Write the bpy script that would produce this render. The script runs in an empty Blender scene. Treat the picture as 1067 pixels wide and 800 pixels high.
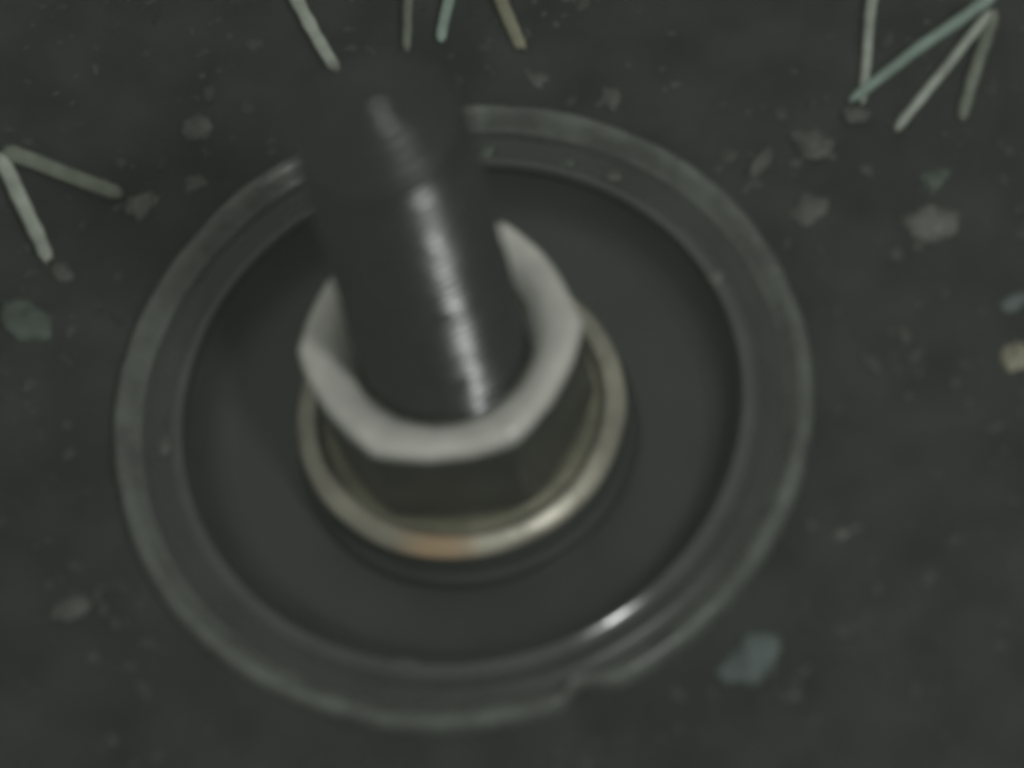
import bpy, bmesh, math, random
from mathutils import Vector, noise

random.seed(7)
S = 1e-4                       # one model unit = 0.1 mm; the scene is built in metres
sc = bpy.context.scene
COL = sc.collection

# ------------------------------------------------------------------ camera
TILT, AZ, DIST = 0.5198, -1.3233, 5000.0
VDIR = Vector((math.sin(TILT) * math.cos(AZ), math.sin(TILT) * math.sin(AZ), math.cos(TILT)))
FWD = -VDIR
RIGHT = FWD.cross(Vector((0, 1, 0))).normalized()
UP = RIGHT.cross(FWD)
cam_d = bpy.data.cameras.new("camera")
cam = bpy.data.objects.new("camera", cam_d)
COL.objects.link(cam)
cam.location = VDIR * DIST * S
from mathutils import Matrix
cam.rotation_euler = Matrix((RIGHT, UP, VDIR)).transposed().to_euler()
cam_d.sensor_width = 36.0
cam_d.lens = 36.0 * DIST / 1067.0
cam_d.shift_x = (533.5 - 478.26) / 1067.0
cam_d.shift_y = (419.99 - 400.0) / 1067.0
cam_d.clip_start = 0.01
cam_d.clip_end = 20.0
cam_d.dof.use_dof = True
cam_d.dof.focus_distance = 0.55           # focused a little beyond the ground: all of it is soft
cam_d.dof.aperture_fstop = 14.5
sc.camera = cam

# ------------------------------------------------------------------ world, lamps, exposure
w = bpy.data.worlds.new("World")
sc.world = w
w.use_nodes = True
bg = w.node_tree.nodes["Background"]
bg.inputs[0].default_value = (0.95, 1.0, 0.92, 1)
bg.inputs[1].default_value = 0.31


def area(name, direction, dist, size, power, color):
    l = bpy.data.lights.new(name, 'AREA')
    l.shape = 'DISK'
    l.size = size
    l.energy = power
    l.color = color
    o = bpy.data.objects.new(name, l)
    COL.objects.link(o)
    d = Vector(direction).normalized()
    o.location = d * dist
    o.rotation_euler = d.to_track_quat('Z', 'Y').to_euler()
    return o


area("probe_lamp", (0.405, -0.365, 0.838), 0.45, 0.055, 0.66, (0.97, 1.0, 0.98))

sc.view_settings.view_transform = 'Standard'
sc.view_settings.look = 'None'
sc.view_settings.exposure = 0.0
sc.view_settings.gamma = 1.0
sc.render.engine = 'CYCLES'
sc.cycles.use_denoising = True
sc.cycles.pixel_filter_type = 'BLACKMAN_HARRIS'
sc.cycles.filter_width = 3.0


def at(px, py, z):
    """point at height z (model units) seen at photo pixel px, py"""
    v = FWD * DIST + RIGHT * (px - 478.26) + UP * (419.99 - py)
    c = VDIR * DIST
    t = (z - c.z) / v.z
    return c + v * t


# ------------------------------------------------------------------ helpers
def mat(name, base, rough=0.5, metal=0.0, spec=0.5, var=0.25, scale=300.0, bump=0.0, bscale=900.0,
        tint=None, patch=None):
    m = bpy.data.materials.new(name)
    m.use_nodes = True
    nt = m.node_tree
    N, L = nt.nodes, nt.links
    b = N["Principled BSDF"]
    b.inputs["Roughness"].default_value = rough
    b.inputs["Metallic"].default_value = metal
    b.inputs["Specular IOR Level"].default_value = spec
    tc = N.new("ShaderNodeTexCoord")
    n1 = N.new("ShaderNodeTexNoise")
    n1.inputs["Scale"].default_value = scale
    n1.inputs["Detail"].default_value = 5
    L.new(tc.outputs["Object"], n1.inputs["Vector"])
    r = N.new("ShaderNodeValToRGB")
    r.color_ramp.elements[0].position = 0.3
    r.color_ramp.elements[1].position = 0.7
    t = tint or base
    r.color_ramp.elements[0].color = tuple(c * (1 - var) for c in base) + (1,)
    r.color_ramp.elements[1].color = tuple(c * (1 + var) for c in t) + (1,)
    L.new(n1.outputs["Fac"], r.inputs["Fac"])
    out = r.outputs["Color"]
    if patch:
        (pc, prad, pcol) = patch
        vm = N.new("ShaderNodeVectorMath")
        vm.operation = 'DISTANCE'
        L.new(tc.outputs["Object"], vm.inputs[0])
        vm.inputs[1].default_value = pc
        mr = N.new("ShaderNodeMapRange")
        mr.inputs["From Min"].default_value = prad
        mr.inputs["From Max"].default_value = prad * 0.3
        L.new(vm.outputs["Value"], mr.inputs["Value"])
        mx = N.new("ShaderNodeMix")
        mx.data_type = 'RGBA'
        L.new(mr.outputs[0], mx.inputs["Factor"])
        L.new(out, mx.inputs["A"])
        mx.inputs["B"].default_value = tuple(pcol) + (1,)
        out = mx.outputs["Result"]
    L.new(out, b.inputs["Base Color"])
    # roughness breaks up as well
    mr2 = N.new("ShaderNodeMapRange")
    mr2.inputs["To Min"].default_value = max(0.05, rough - 0.1)
    mr2.inputs["To Max"].default_value = min(1.0, rough + 0.1)
    L.new(n1.outputs["Fac"], mr2.inputs["Value"])
    L.new(mr2.outputs[0], b.inputs["Roughness"])
    if bump:
        n2 = N.new("ShaderNodeTexNoise")
        n2.inputs["Scale"].default_value = bscale
        n2.inputs["Detail"].default_value = 4
        L.new(tc.outputs["Object"], n2.inputs["Vector"])
        bp = N.new("ShaderNodeBump")
        bp.inputs["Strength"].default_value = bump
        bp.inputs["Distance"].default_value = 0.0006
        L.new(n2.outputs["Fac"], bp.inputs["Height"])
        L.new(bp.outputs["Normal"], b.inputs["Normal"])
    return m


def link(name, bm, m, parent=None, smooth=True):
    me = bpy.data.meshes.new(name)
    bmesh.ops.recalc_face_normals(bm, faces=bm.faces)
    bm.to_mesh(me)
    bm.free()
    if smooth:
        for p in me.polygons:
            p.use_smooth = True
    me.materials.append(m)
    o = bpy.data.objects.new(name, me)
    COL.objects.link(o)
    if parent:
        o.parent = parent
    return o


def thing(name, label, cat, loc=(0, 0, 0), group=None):
    o = bpy.data.objects.new(name, None)
    o.empty_display_size = 0.002
    COL.objects.link(o)
    o.location = Vector(loc) * S
    return tag(o, label, cat, group)


def tag(o, label, cat, group=None):
    o["label"] = label
    o["category"] = cat
    if group:
        o["group"] = group
    return o


def spline(pts, n=6):
    """Catmull-Rom through profile points"""
    out = []
    P = [Vector(p) for p in pts]
    for i in range(len(P) - 1):
        p0, p1, p2, p3 = P[max(i - 1, 0)], P[i], P[i + 1], P[min(i + 2, len(P) - 1)]
        for k in range(n):
            t = k / n
            out.append(0.5 * ((2 * p1) + (-p0 + p2) * t + (2 * p0 - 5 * p1 + 4 * p2 - p3) * t * t
                              + (-p0 + 3 * p1 - 3 * p2 + p3) * t ** 3))
    out.append(P[-1])
    return out


def lathe(profile, seg=160, warp=None, closed=False):
    """revolve (r, z) profile; warp(r, z, a) -> (r, z)"""
    bm = bmesh.new()
    rings = []
    for p in profile:
        ring = []
        for k in range(seg):
            a = 2 * math.pi * k / seg
            r, z = p[0], p[1]
            if warp:
                r, z = warp(r, z, a)
            ring.append(bm.verts.new((r * math.cos(a) * S, r * math.sin(a) * S, z * S)))
        rings.append(ring)
    m = len(rings)
    for i in range(m if closed else m - 1):
        A, B = rings[i], rings[(i + 1) % m]
        for k in range(seg):
            q = (k + 1) % seg
            bm.faces.new((A[k], A[q], B[q], B[k]))
    return bm


def cap(bm, z, seg_ring):
    pass


# ------------------------------------------------------------------ materials
M_SOIL = mat("dark_soil", (0.028, 0.0305, 0.0275), 0.9, var=0.35, scale=130, bump=0.6, bscale=420, spec=0.2)
M_DISH = mat("dark_grey_plastic", (0.033, 0.036, 0.032), 0.35, var=0.12, scale=120, bump=0.05, bscale=500, spec=0.5)
M_RIM = mat("grey_rim_plastic", (0.034, 0.037, 0.033), 0.28, var=0.2, scale=140, bump=0.06, bscale=500, spec=0.4)
M_BEAD = mat("polished_grey_plastic", (0.050, 0.054, 0.050), 0.14, var=0.2, scale=140, bump=0.06, bscale=500, spec=0.6)
M_LIP = mat("lit_scuffed_grey_plastic", (0.092, 0.099, 0.090), 0.28, var=0.38, scale=220, bump=0.2, bscale=700, spec=0.5)  # light caught by the lip put into a paler base; scuffs mottle it
M_POST = mat("blackened_steel", (0.013, 0.0145, 0.013), 0.24, var=0.15, scale=350, bump=0.03, bscale=900, spec=0.5)
M_TIP = mat("dull_blackened_steel", (0.009, 0.010, 0.009), 0.34, var=0.15, scale=350, bump=0.10, bscale=700, spec=0.55)
M_COLLAR = mat("cream_nylon", (0.50, 0.49, 0.455), 0.22, var=0.16, scale=200, bump=0.12, bscale=450, spec=0.6)
M_BRASS = mat("dull_brass", (0.29, 0.275, 0.225), 0.40, metal=0.5, var=0.30, scale=200, bump=0.08, bscale=700,
              patch=((-25e-4, -169e-4, 62e-4), 52e-4, (0.42, 0.30, 0.19)))
M_OLIVE = mat("dark_olive_metal", (0.15, 0.145, 0.10), 0.40, metal=0.4, var=0.25, scale=240, bump=0.1, bscale=700)  # washer metal, darker and more olive than the flange
M_NUT = mat("tarnished_bronze", (0.052, 0.051, 0.040), 0.40, metal=0.2, var=0.2, scale=260, bump=0.1, bscale=800)

# ------------------------------------------------------------------ setting: ground
GZ = -16.0
bm = bmesh.new()
n = 150
ext = 2600.0
vs = {}
for i in range(n + 1):
    for j in range(n + 1):
        # finer in the middle
        u, v = i / n * 2 - 1, j / n * 2 - 1
        x = ext * (0.35 * u + 0.65 * u ** 3)
        y = ext * (0.35 * v + 0.65 * v ** 3)
        h = 14 * noise.noise(Vector((x / 160, y / 160, 0))) + 9 * noise.noise(Vector((x / 60, y / 60, 3)))
        r = math.hypot(x, y)
        if r < 440:                              # the dish is sunk in the soil; the sheet dips under it
            k = max(0.0, min(1.0, (r - 372) / 68))
            h = h * k
        if r < 335:
            h = -110
        vs[i, j] = bm.verts.new((x * S, y * S, (GZ + h) * S))
for i in range(n):
    for j in range(n):
        bm.faces.new((vs[i, j], vs[i + 1, j], vs[i + 1, j + 1], vs[i, j + 1]))
g = link("ground", bm, M_SOIL)
g["kind"] = "structure"

# ------------------------------------------------------------------ dish
NOTCH = math.radians(-70.1)


def wob(a, s):
    return noise.noise(Vector((math.cos(a) * 2.2, math.sin(a) * 2.2, s)))


def angdiff(a, b):
    return (a - b + math.pi) % (2 * math.pi) - math.pi


def lip_warp(r, z, a):
    d = angdiff(a, NOTCH)
    dent = 0.0
    if -0.10 < d < 0.06:                       # a nick broken out of the lip, steep on one side
        dent = 17 * math.exp(-(d / 0.030) ** 2) if d < 0 else 17 * math.exp(-(d / 0.075) ** 2)
    elif d >= 0.06:
        dent = 17 * math.exp(-(d / 0.075) ** 2)
    k = max(0.0, min(1.0, (r - 345) / 14))
    q = noise.noise(Vector((math.cos(a) * 11, math.sin(a) * 11, 2.0)))
    return r - dent * k + 1.8 * wob(a, 1) + 1.2 * q * k, z + 1.6 * wob(a, 5) + 1.3 * q


dish = thing("round_dish", "dark grey round dish with a raised nicked lip and a flat wide rim", "dish", (0, 0, 0))
floor_prof = spline([(8, -74), (150, -74), (235, -74), (258, -70), (276, -58), (288, -40), (295, -22)], 5)
link("basin", lathe([(0.01, -74)] + [tuple(p) for p in floor_prof]), M_DISH, dish)
rim_prof = spline([(296, -30), (297, -18), (300, -13), (305, -11), (310, -11), (316, -11.5), (322, -9.5),
                   (327, -10), (331, -11.5), (336, -13), (340, -14)], 6)
link("rim", lathe([tuple(p) for p in rim_prof], 220, lambda r, z, a: (r + 0.8 * wob(a, 9), z + 0.8 * wob(a, 12))), M_RIM, dish)
bead_prof = [(294, -24), (294.3, -12), (295.2, -7.5), (297, -5.2), (299, -5.5), (302, -6.9), (305.5, -8.9), (309, -11.1), (312, -13.3),
             (312, -24)]
link("bead", lathe(bead_prof, 220, lambda r, z, a: (r + 1.0 * wob(a, 9), z + 1.0 * wob(a, 12)), closed=True), M_BEAD, dish)
lip_prof = spline([(339, -14.5), (344, -10), (350, -3.5), (355, 0.8), (360, 2), (364, 0.5), (368.5, -6), (370, -20), (371, -60), (373, -100)], 6)
link("lip", lathe([tuple(p) for p in lip_prof], 260, lip_warp), M_LIP, dish)

# ------------------------------------------------------------------ fitting: brass flange, square nut, cream collar
fit = thing("flanged_fitting", "brass flanged fitting with dark hexagonal nut and cream flared collar in the dish", "fitting",
            (0, 0, -73))
fo = 73.0                                       # its own origin sits on the basin
prof = spline([(182, -78), (180, -60), (172, -50), (168, -30), (166, -14), (150, -12)], 5)
link("boss", lathe([(p[0], p[1] + fo) for p in prof], 180, lambda r, z, a: (r + 1.2 * wob(a, 21), z)), M_DISH, fit)
prof = spline([(150, -24), (168, -24), (173, -19), (173.5, -14), (169, -9.5), (163, -6.0), (157, -3.6), (152, -4), (149, -8), (147, -14), (146, -24)], 5)
link("flange", lathe([(p[0], p[1] + fo) for p in prof], 180, lambda r, z, a: (r + 1.4 * wob(a, 21), z + 1.4 * wob(a, 24))), M_BRASS, fit)
link("washer", lathe([(p[0], p[1] + fo) for p in spline([(150, -16), (140, -13), (130, -11), (85, -10)], 4)], 180), M_OLIVE, fit)
HEX = math.radians(-88)


def hex_r(a, apothem, corner):
    b = angdiff(a, HEX)
    b = (b + math.pi / 6) % (math.pi / 3) - math.pi / 6
    return min(apothem / math.cos(b), corner)


bm = bmesh.new()
SEG = 192
rings = []
for f, z in [(0.70, -9), (0.97, -9), (1.0, 2), (1.0, 124), (0.99, 130), (0.70, 131)]:
    rings.append([])
    for k in range(SEG):
        a = 2 * math.pi * k / SEG
        r = (0.6 * hex_r(a, 128, 146) + 0.4 * 136) * f
        rings[-1].append(bm.verts.new((r * math.cos(a) * S, r * math.sin(a) * S, (z + fo) * S)))
for A, B in zip(rings, rings[1:]):
    for k in range(SEG):
        q = (k + 1) % SEG
        bm.faces.new((A[k], A[q], B[q], B[k]))
link("nut", bm, M_NUT, fit)
prof = spline([(112, 126), (144, 127), (148, 131), (149, 137), (147.5, 143), (143, 147.5), (136, 149.5), (126, 149), (112, 145),
               (101, 137), (93, 126), (89, 118), (87.5, 110), (87.5, 80)], 5)


def collar_warp(r, z, a):
    k = max(0.0, min(1.0, (r - 100) / 45))
    r *= 1 + k * ((0.38 * hex_r(a, 129, 150) + 0.62 * 143) / 148 - 1)
    return r + 1.6 * wob(a, 31) + 0.8 * noise.noise(Vector((math.cos(a) * 7, math.sin(a) * 7, z / 30))), z + 2.5 * wob(a, 36)


link("collar", lathe([(p[0], p[1] + fo) for p in prof], 180, collar_warp), M_COLLAR, fit)

# ------------------------------------------------------------------ threaded post with pointed end
post = thing("threaded_post", "dark threaded steel post with a conical tip standing in the cream collar", "post", (0, 0, 40))
po = -40.0
PITCH = 13.0
bm = bmesh.new()
SEG = 96
zs = [60 + 1.08 * i for i in range(int((548 - 60) / 1.08) + 1)]
rings = []
for z in zs:
    ring = []
    fade = 1.0
    for k in range(SEG):
        a = 2 * math.pi * k / SEG
        ph = (z / PITCH + a / (2 * math.pi)) * 2 * math.pi
        amp = 3.9 * fade * (1 + 0.38 * noise.noise(Vector((math.cos(a) * 2.5, math.sin(a) * 2.5, z / 24 + a * 0.5))))
        r = 82.0 + 1.5 * max(0.0, min(1.0, (330 - z) / 200)) + amp * math.cos(ph) + 0.6 * noise.noise(Vector((math.cos(a) * 3, math.sin(a) * 3, z / 20)))
        ring.append(bm.verts.new((r * math.cos(a) * S, r * math.sin(a) * S, (z + po) * S)))
    rings.append(ring)
for A, B in zip(rings, rings[1:]):
    for k in range(SEG):
        q = (k + 1) % SEG
        bm.faces.new((A[k], A[q], B[q], B[k]))
bm.faces.new(rings[0])
link("shaft", bm, M_POST, post)
tip_prof = []
for i in range(141):                              # blunt cone; shallow rings added to carry the light streak on over it
    f = i / 140
    r = 82.5 * (1 - f) + 3.0 * math.sin(f * math.pi)
    z = 545 + 66 * f - 9 * math.exp(-((1 - f) / 0.10) ** 2)
    tip_prof.append((max(0.01, r), z + 1.15 * math.cos(2 * math.pi * f * 8) * (1 - f) ** 0.5 + po))


def tip_warp(r, z, a):
    q = noise.noise(Vector((r / 11, math.cos(a) * 2, math.sin(a) * 2)))
    return r * (1 + 0.012 * q), z + 1.0 * q


link("tip", lathe([(82.5, 538 + po)] + tip_prof, 96, tip_warp), M_TIP, post)


# ------------------------------------------------------------------ straw stalks
def stalk_bm(p0, p1, w0, w1, bend=0.0, seed=0):
    """a flattened, slightly ridged tube from p0 to p1 (model units), relative to p0"""
    bm = bmesh.new()
    d = p1 - p0
    L = d.length
    t = d.normalized()
    side = t.cross(Vector((0, 0, 1))).normalized()
    up = side.cross(t)
    K, NS = 12, 26
    rings = []
    for i in range(NS + 1):
        f = i / NS
        c = d * f + side * bend * math.sin(f * math.pi) + side * 0.8 * noise.noise(Vector((f * 5, seed, 0)))
        wd = (w0 + (w1 - w0) * f) * 0.92 * (1 + 0.14 * noise.noise(Vector((f * 9, seed, 4))))
        c = c + side * 1.6 * noise.noise(Vector((f * 2.2, seed * 1.7, 8)))
        wd *= min(1.0, 0.55 + 6.0 * (1 - f), 0.5 + 8 * f)
        ring = []
        for k in range(K):
            a = 2 * math.pi * k / K
            rr = 1 + 0.10 * math.cos(3 * a)
            ring.append(bm.verts.new((c + t * (w1 * 0.7 * noise.noise(Vector((k * 1.3, seed, 2))) if i == NS else 0.0) + side * (wd * 0.5 * rr * math.cos(a)) + up * (wd * 0.36 * rr * math.sin(a))) * S))
        rings.append(ring)
    for A, B in zip(rings, rings[1:]):
        for k in range(K):
            q = (k + 1) % K
            bm.faces.new((A[k], A[q], B[q], B[k]))
    bm.faces.new(rings[0])
    bm.faces.new(list(reversed(rings[-1])))
    return bm


def straw_mat(name, c):
    return mat(name, c, 0.5, var=0.25, scale=420, bump=0.15, bscale=1500, spec=0.4)


M_ST_G = straw_mat("green_straw", (0.225, 0.295, 0.255))
M_ST_P = straw_mat("pale_straw", (0.31, 0.335, 0.29))
M_ST_Y = straw_mat("yellow_straw", (0.20, 0.195, 0.135))
M_ST_D = straw_mat("dull_straw", (0.135, 0.150, 0.120))


def stalk(px0, py0, z0, px1, py1, z1, w, m, label, group, bend=0.0, parent=None, seed=0, name="straw_stalk"):
    a, b = at(px0, py0, z0), at(px1, py1, z1)
    if parent is not None:
        base = Vector(parent.location) / S
        o = link("stalk", stalk_bm(a, b, w[0], w[1], bend, seed), m, parent)
        o.location = (a - base) * S
        if label:
            o["label"] = label
        return o
    o = link(name, stalk_bm(a, b, w[0], w[1], bend, seed), m)
    o.location = a * S
    return tag(o, label, "straw", group)


# forked sprig, upper right
apex = at(1036, -4, 70)
sp = thing("straw_sprig", "forked greenish straw sprig whose three stalks splay down from the top right corner", "straw", apex,
           "straws lying on the soil")
stalk(1036, -4, 70, 885, 106, -10, (15, 13), M_ST_G, "green stalk, longest of the sprig", None, 2, sp, 1)
stalk(1032, 12, 24, 934, 136, -10, (12, 12), M_ST_P, "pale grey stalk", None, -1, sp, 2)
stalk(1036, 10, 20, 1002, 126, -10, (17, 14), M_ST_D, "dull stalk", None, 0, sp, 3)
# forked sprig, left edge
apex = at(6, 156, 8)
sp = thing("straw_sprig", "thick forked straw sprig at the left edge, two stalks meeting in a point", "straw", apex,
           "straws lying on the soil")
stalk(4, 156, 8, 128, 203, -10, (21, 18), M_ST_D, None, None, 1, sp, 4)
stalk(0, 160, 4, 52, 272, -10, (20, 17), M_ST_P, "paler stalk", None, -1, sp, 5)
# single straws
G = "straws lying on the soil"
stalk(912, -22, 10, 900, 106, -10, (13, 11), M_ST_P, "single thin straw whose lower end meets the green stalk of the corner sprig", G, 1, seed=6)
stalk(296, -25, 10, 352, 74, -10, (17, 15), M_ST_P, "pale straw slanting down to the left side of the post's tip", G, 1, seed=7)
stalk(426, -22, 10, 425, 52, -10, (12, 11), M_ST_D, "upright thin straw just behind the tip of the post", G, 0, seed=8)
stalk(474, -22, 10, 459, 44, -10, (15, 13), M_ST_G, "short green straw leaning right behind the tip of the post", G, 0, seed=9)
stalk(512, -28, 10, 545, 52, -10, (17, 15), M_ST_Y, "yellowish straw ending above the far rim, right of the post", G, 1, seed=10)


# ------------------------------------------------------------------ pebbles, crumbs
def pebble_bm(sx, sy, sz, seed, rough=0.55):
    bm = bmesh.new()
    bmesh.ops.create_icosphere(bm, subdivisions=3, radius=1.0)
    for v in bm.verts:
        nrm = v.co.normalized()
        k = 1 + rough * noise.noise(nrm * 1.3 + Vector((seed * 3.1, 0, 0))) + 0.5 * rough * noise.noise(nrm * 3.2 + Vector((0, seed * 2.3, 0)))
        v.co = Vector((nrm.x * sx * k, nrm.y * sy * k, nrm.z * sz * k)) * S
    return bm


def pmat(name, c):
    return mat(name, c, 0.6, var=0.35, scale=260, bump=0.3, bscale=700, spec=0.35)


M_P_BLUE = pmat("blue_grey_stone", (0.086, 0.107, 0.105))
M_P_PALE = pmat("pale_stone", (0.115, 0.120, 0.107))
M_P_GREY = pmat("grey_stone", (0.070, 0.074, 0.066))
M_P_GREEN = pmat("greenish_stone", (0.066, 0.082, 0.070))
M_P_WARM = pmat("warm_stone", (0.25, 0.235, 0.17))


def pebble(px, py, z, sx, sy, sz, rot, m, label, name="pebble", cat="pebble", group="pebbles strewn on the soil", seed=0):
    o = link(name, pebble_bm(sx, sy, sz, seed), m)
    o.location = at(px, py, z) * S
    o.rotation_euler = (0, 0, math.radians(rot))
    return tag(o, label, cat, group)


PZ = -17
for i, (px, py, sx, sy, sz, rot, m, lab) in enumerate([
    (785, 685, 36, 22, 14, 52, M_P_BLUE, "large blue grey pebble right of the nick in the dish lip"),
    (970, 233, 28, 19, 13, 8, M_P_PALE, "pale pebble lying below the forked sprig in the top right"),
    (975, 188, 20, 13, 9, 35, M_P_GREEN, "small greenish pebble just above the pale pebble, under the sprig"),
    (846, 150, 24, 17, 10, -20, M_P_GREY, "round grey pebble nearest the tip of the sprig's green stalk"),
    (842, 221, 22, 17, 10, 30, M_P_GREY, "grey pebble directly below the round grey one, outside the rim"),
    (792, 172, 22, 8, 7, 50, M_P_GREY, "narrow grey sliver slanting beside the far right rim"),
    (1060, 376, 15, 20, 13, 10, M_P_WARM, "warm cream pebble cut by the right edge of the frame"),
    (1056, 316, 16, 9, 7, 25, M_P_BLUE, "small bluish pebble above the warm cream one at right edge"),
    (881, 556, 14, 7, 6, 25, M_P_PALE, "tiny pale chip on bare soil right of the dish"),
    (31, 336, 30, 22, 12, -35, M_P_GREEN, "greenish pebble below the thick forked sprig at the left edge"),
    (150, 214, 20, 15, 11, 30, M_P_PALE, "pale pebble at the end of the thick sprig's longer stalk"),
    (64, 284, 14, 10, 7, -30, M_P_GREY, "small dull pebble under the end of the sprig's paler stalk"),
    (205, 136, 18, 15, 8, 80, M_P_GREY, "faint grey pebble far behind the upper left of the rim"),
    (203, 192, 14, 11, 7, 10, M_P_GREY, "small faint pebble between the left sprig and the rim"),
    (74, 633, 22, 12, 7, 20, M_P_GREY, "flat dull pebble on the soil at lower left"),
    (150, 778, 20, 13, 8, 40, M_P_GREY, "dull pebble near the bottom edge, below the dish at left"),
    (636, 102, 18, 15, 8, 70, M_P_GREY, "grey pebble behind the far rim, right of yellowish straw"),
    (698, 96, 20, 13, 7, 10, M_P_GREY, "flatter grey pebble behind the far rim, second from yellowish straw"),
    (892, 120, 14, 9, 6, 0, M_P_GREY, "crumb of soil under the tip of the sprig's green stalk"),
    (558, 84, 15, 10, 7, -30, M_P_GREY, "small pebble below the lower end of the yellowish straw"),
]):
    pebble(px, py, PZ, sx, sy, sz, rot, m, lab, seed=i + 1)

# fine grit: grains pressed into the soil, too many to count
def grain_mesh(count, seed):
    rnd = random.Random(seed)
    bm = bmesh.new()
    done = 0
    while done < count:
        x, y = rnd.uniform(-640, 680), rnd.uniform(-480, 660)
        r = math.hypot(x, y)
        if r < 385 or noise.noise(Vector((x / 120, y / 120, 7))) < rnd.uniform(-0.5, 0.5):
            continue
        s_ = rnd.choice((3, 3, 4, 4, 5, 6, 8)) * rnd.uniform(0.7, 1.3)
        h = 14 * noise.noise(Vector((x / 160, y / 160, 0))) + 9 * noise.noise(Vector((x / 60, y / 60, 3)))
        h *= max(0.0, min(1.0, (r - 372) / 68))
        ret = bmesh.ops.create_icosphere(bm, subdivisions=1, radius=1.0)
        e = rnd.uniform(0.6, 1.5)
        a = rnd.uniform(0, 3.14)
        for v in ret["verts"]:
            k = 1 + rnd.uniform(-0.3, 0.3)
            px_, py_ = v.co.x * s_ * e * k, v.co.y * s_ / e * k
            v.co = Vector((x + px_ * math.cos(a) - py_ * math.sin(a), y + px_ * math.sin(a) + py_ * math.cos(a),
                           GZ + h + v.co.z * s_ * 0.6 * k)) * S
        done += 1
    return bm


grit = link("grit", grain_mesh(900, 3), mat("soil_grit", (0.042, 0.046, 0.040), 0.8, var=0.6, scale=110, spec=0.3), smooth=False)
tag(grit, "fine dark grit scattered over the soil around the dish", "grit")
grit["kind"] = "stuff"

# crumbs caught in and on the dish
for i, (px, py, z, sx, sy, sz, rot, m, lab) in enumerate([
    (567, 578, -71, 17, 6, 5, 20, M_P_BLUE, "bluish chip on the dish floor in front of the brass flange"),
    (746, 291, -7, 9, 7, 5, 60, M_P_PALE, "pale crumb stuck on the right inner edge of the rim"),
    (506, 160, -9, 12, 7, 5, 45, M_P_GREEN, "greenish crumb on the far rim beside the post"),
    (592, 171, -9, 9, 6, 4, 10, M_P_GREEN, "small crumb on the far rim, right of the greenish one"),
    (640, 184, -9, 9, 6, 3, 0, M_P_GREY, "dull crumb on the far rim, third from the post"),
    (420, 691, -4, 16, 4, 3, 2, M_P_GREY, "thin sliver lying on the near inner edge of the rim"),
    (172, 462, -10, 8, 12, 4, 0, M_P_GREY, "dull crumb on the left side of the rim"),
]):
    pebble(px, py, z, sx, sy, sz, rot, m, lab, name="crumb", cat="crumb", group="crumbs caught on the dish", seed=i + 40)


# ------------------------------------------------------------------ added thin volume that lifts the darks as lens glare would
bm = bmesh.new()
bmesh.ops.create_cube(bm, size=1.0)
for v in bm.verts:
    v.co = Vector((v.co.x * 1.6, v.co.y * 1.6, 0.62 if v.co.z > 0 else -1.02))
hm = bpy.data.materials.new("lens_glare_volume")
hm.use_nodes = True
nt = hm.node_tree
nt.nodes.remove(nt.nodes["Principled BSDF"])
pv = nt.nodes.new("ShaderNodeVolumePrincipled")
pv.inputs["Color"].default_value = (0.90, 0.95, 0.86, 1)
pv.inputs["Density"].default_value = 0.064
nt.links.new(pv.outputs[0], nt.nodes["Material Output"].inputs["Volume"])
hz = link("glare_veil", bm, hm, smooth=False)
hz["kind"] = "stuff"
tag(hz, "thin added veil standing in for lens glare over the soil and the dish", "glare_veil")
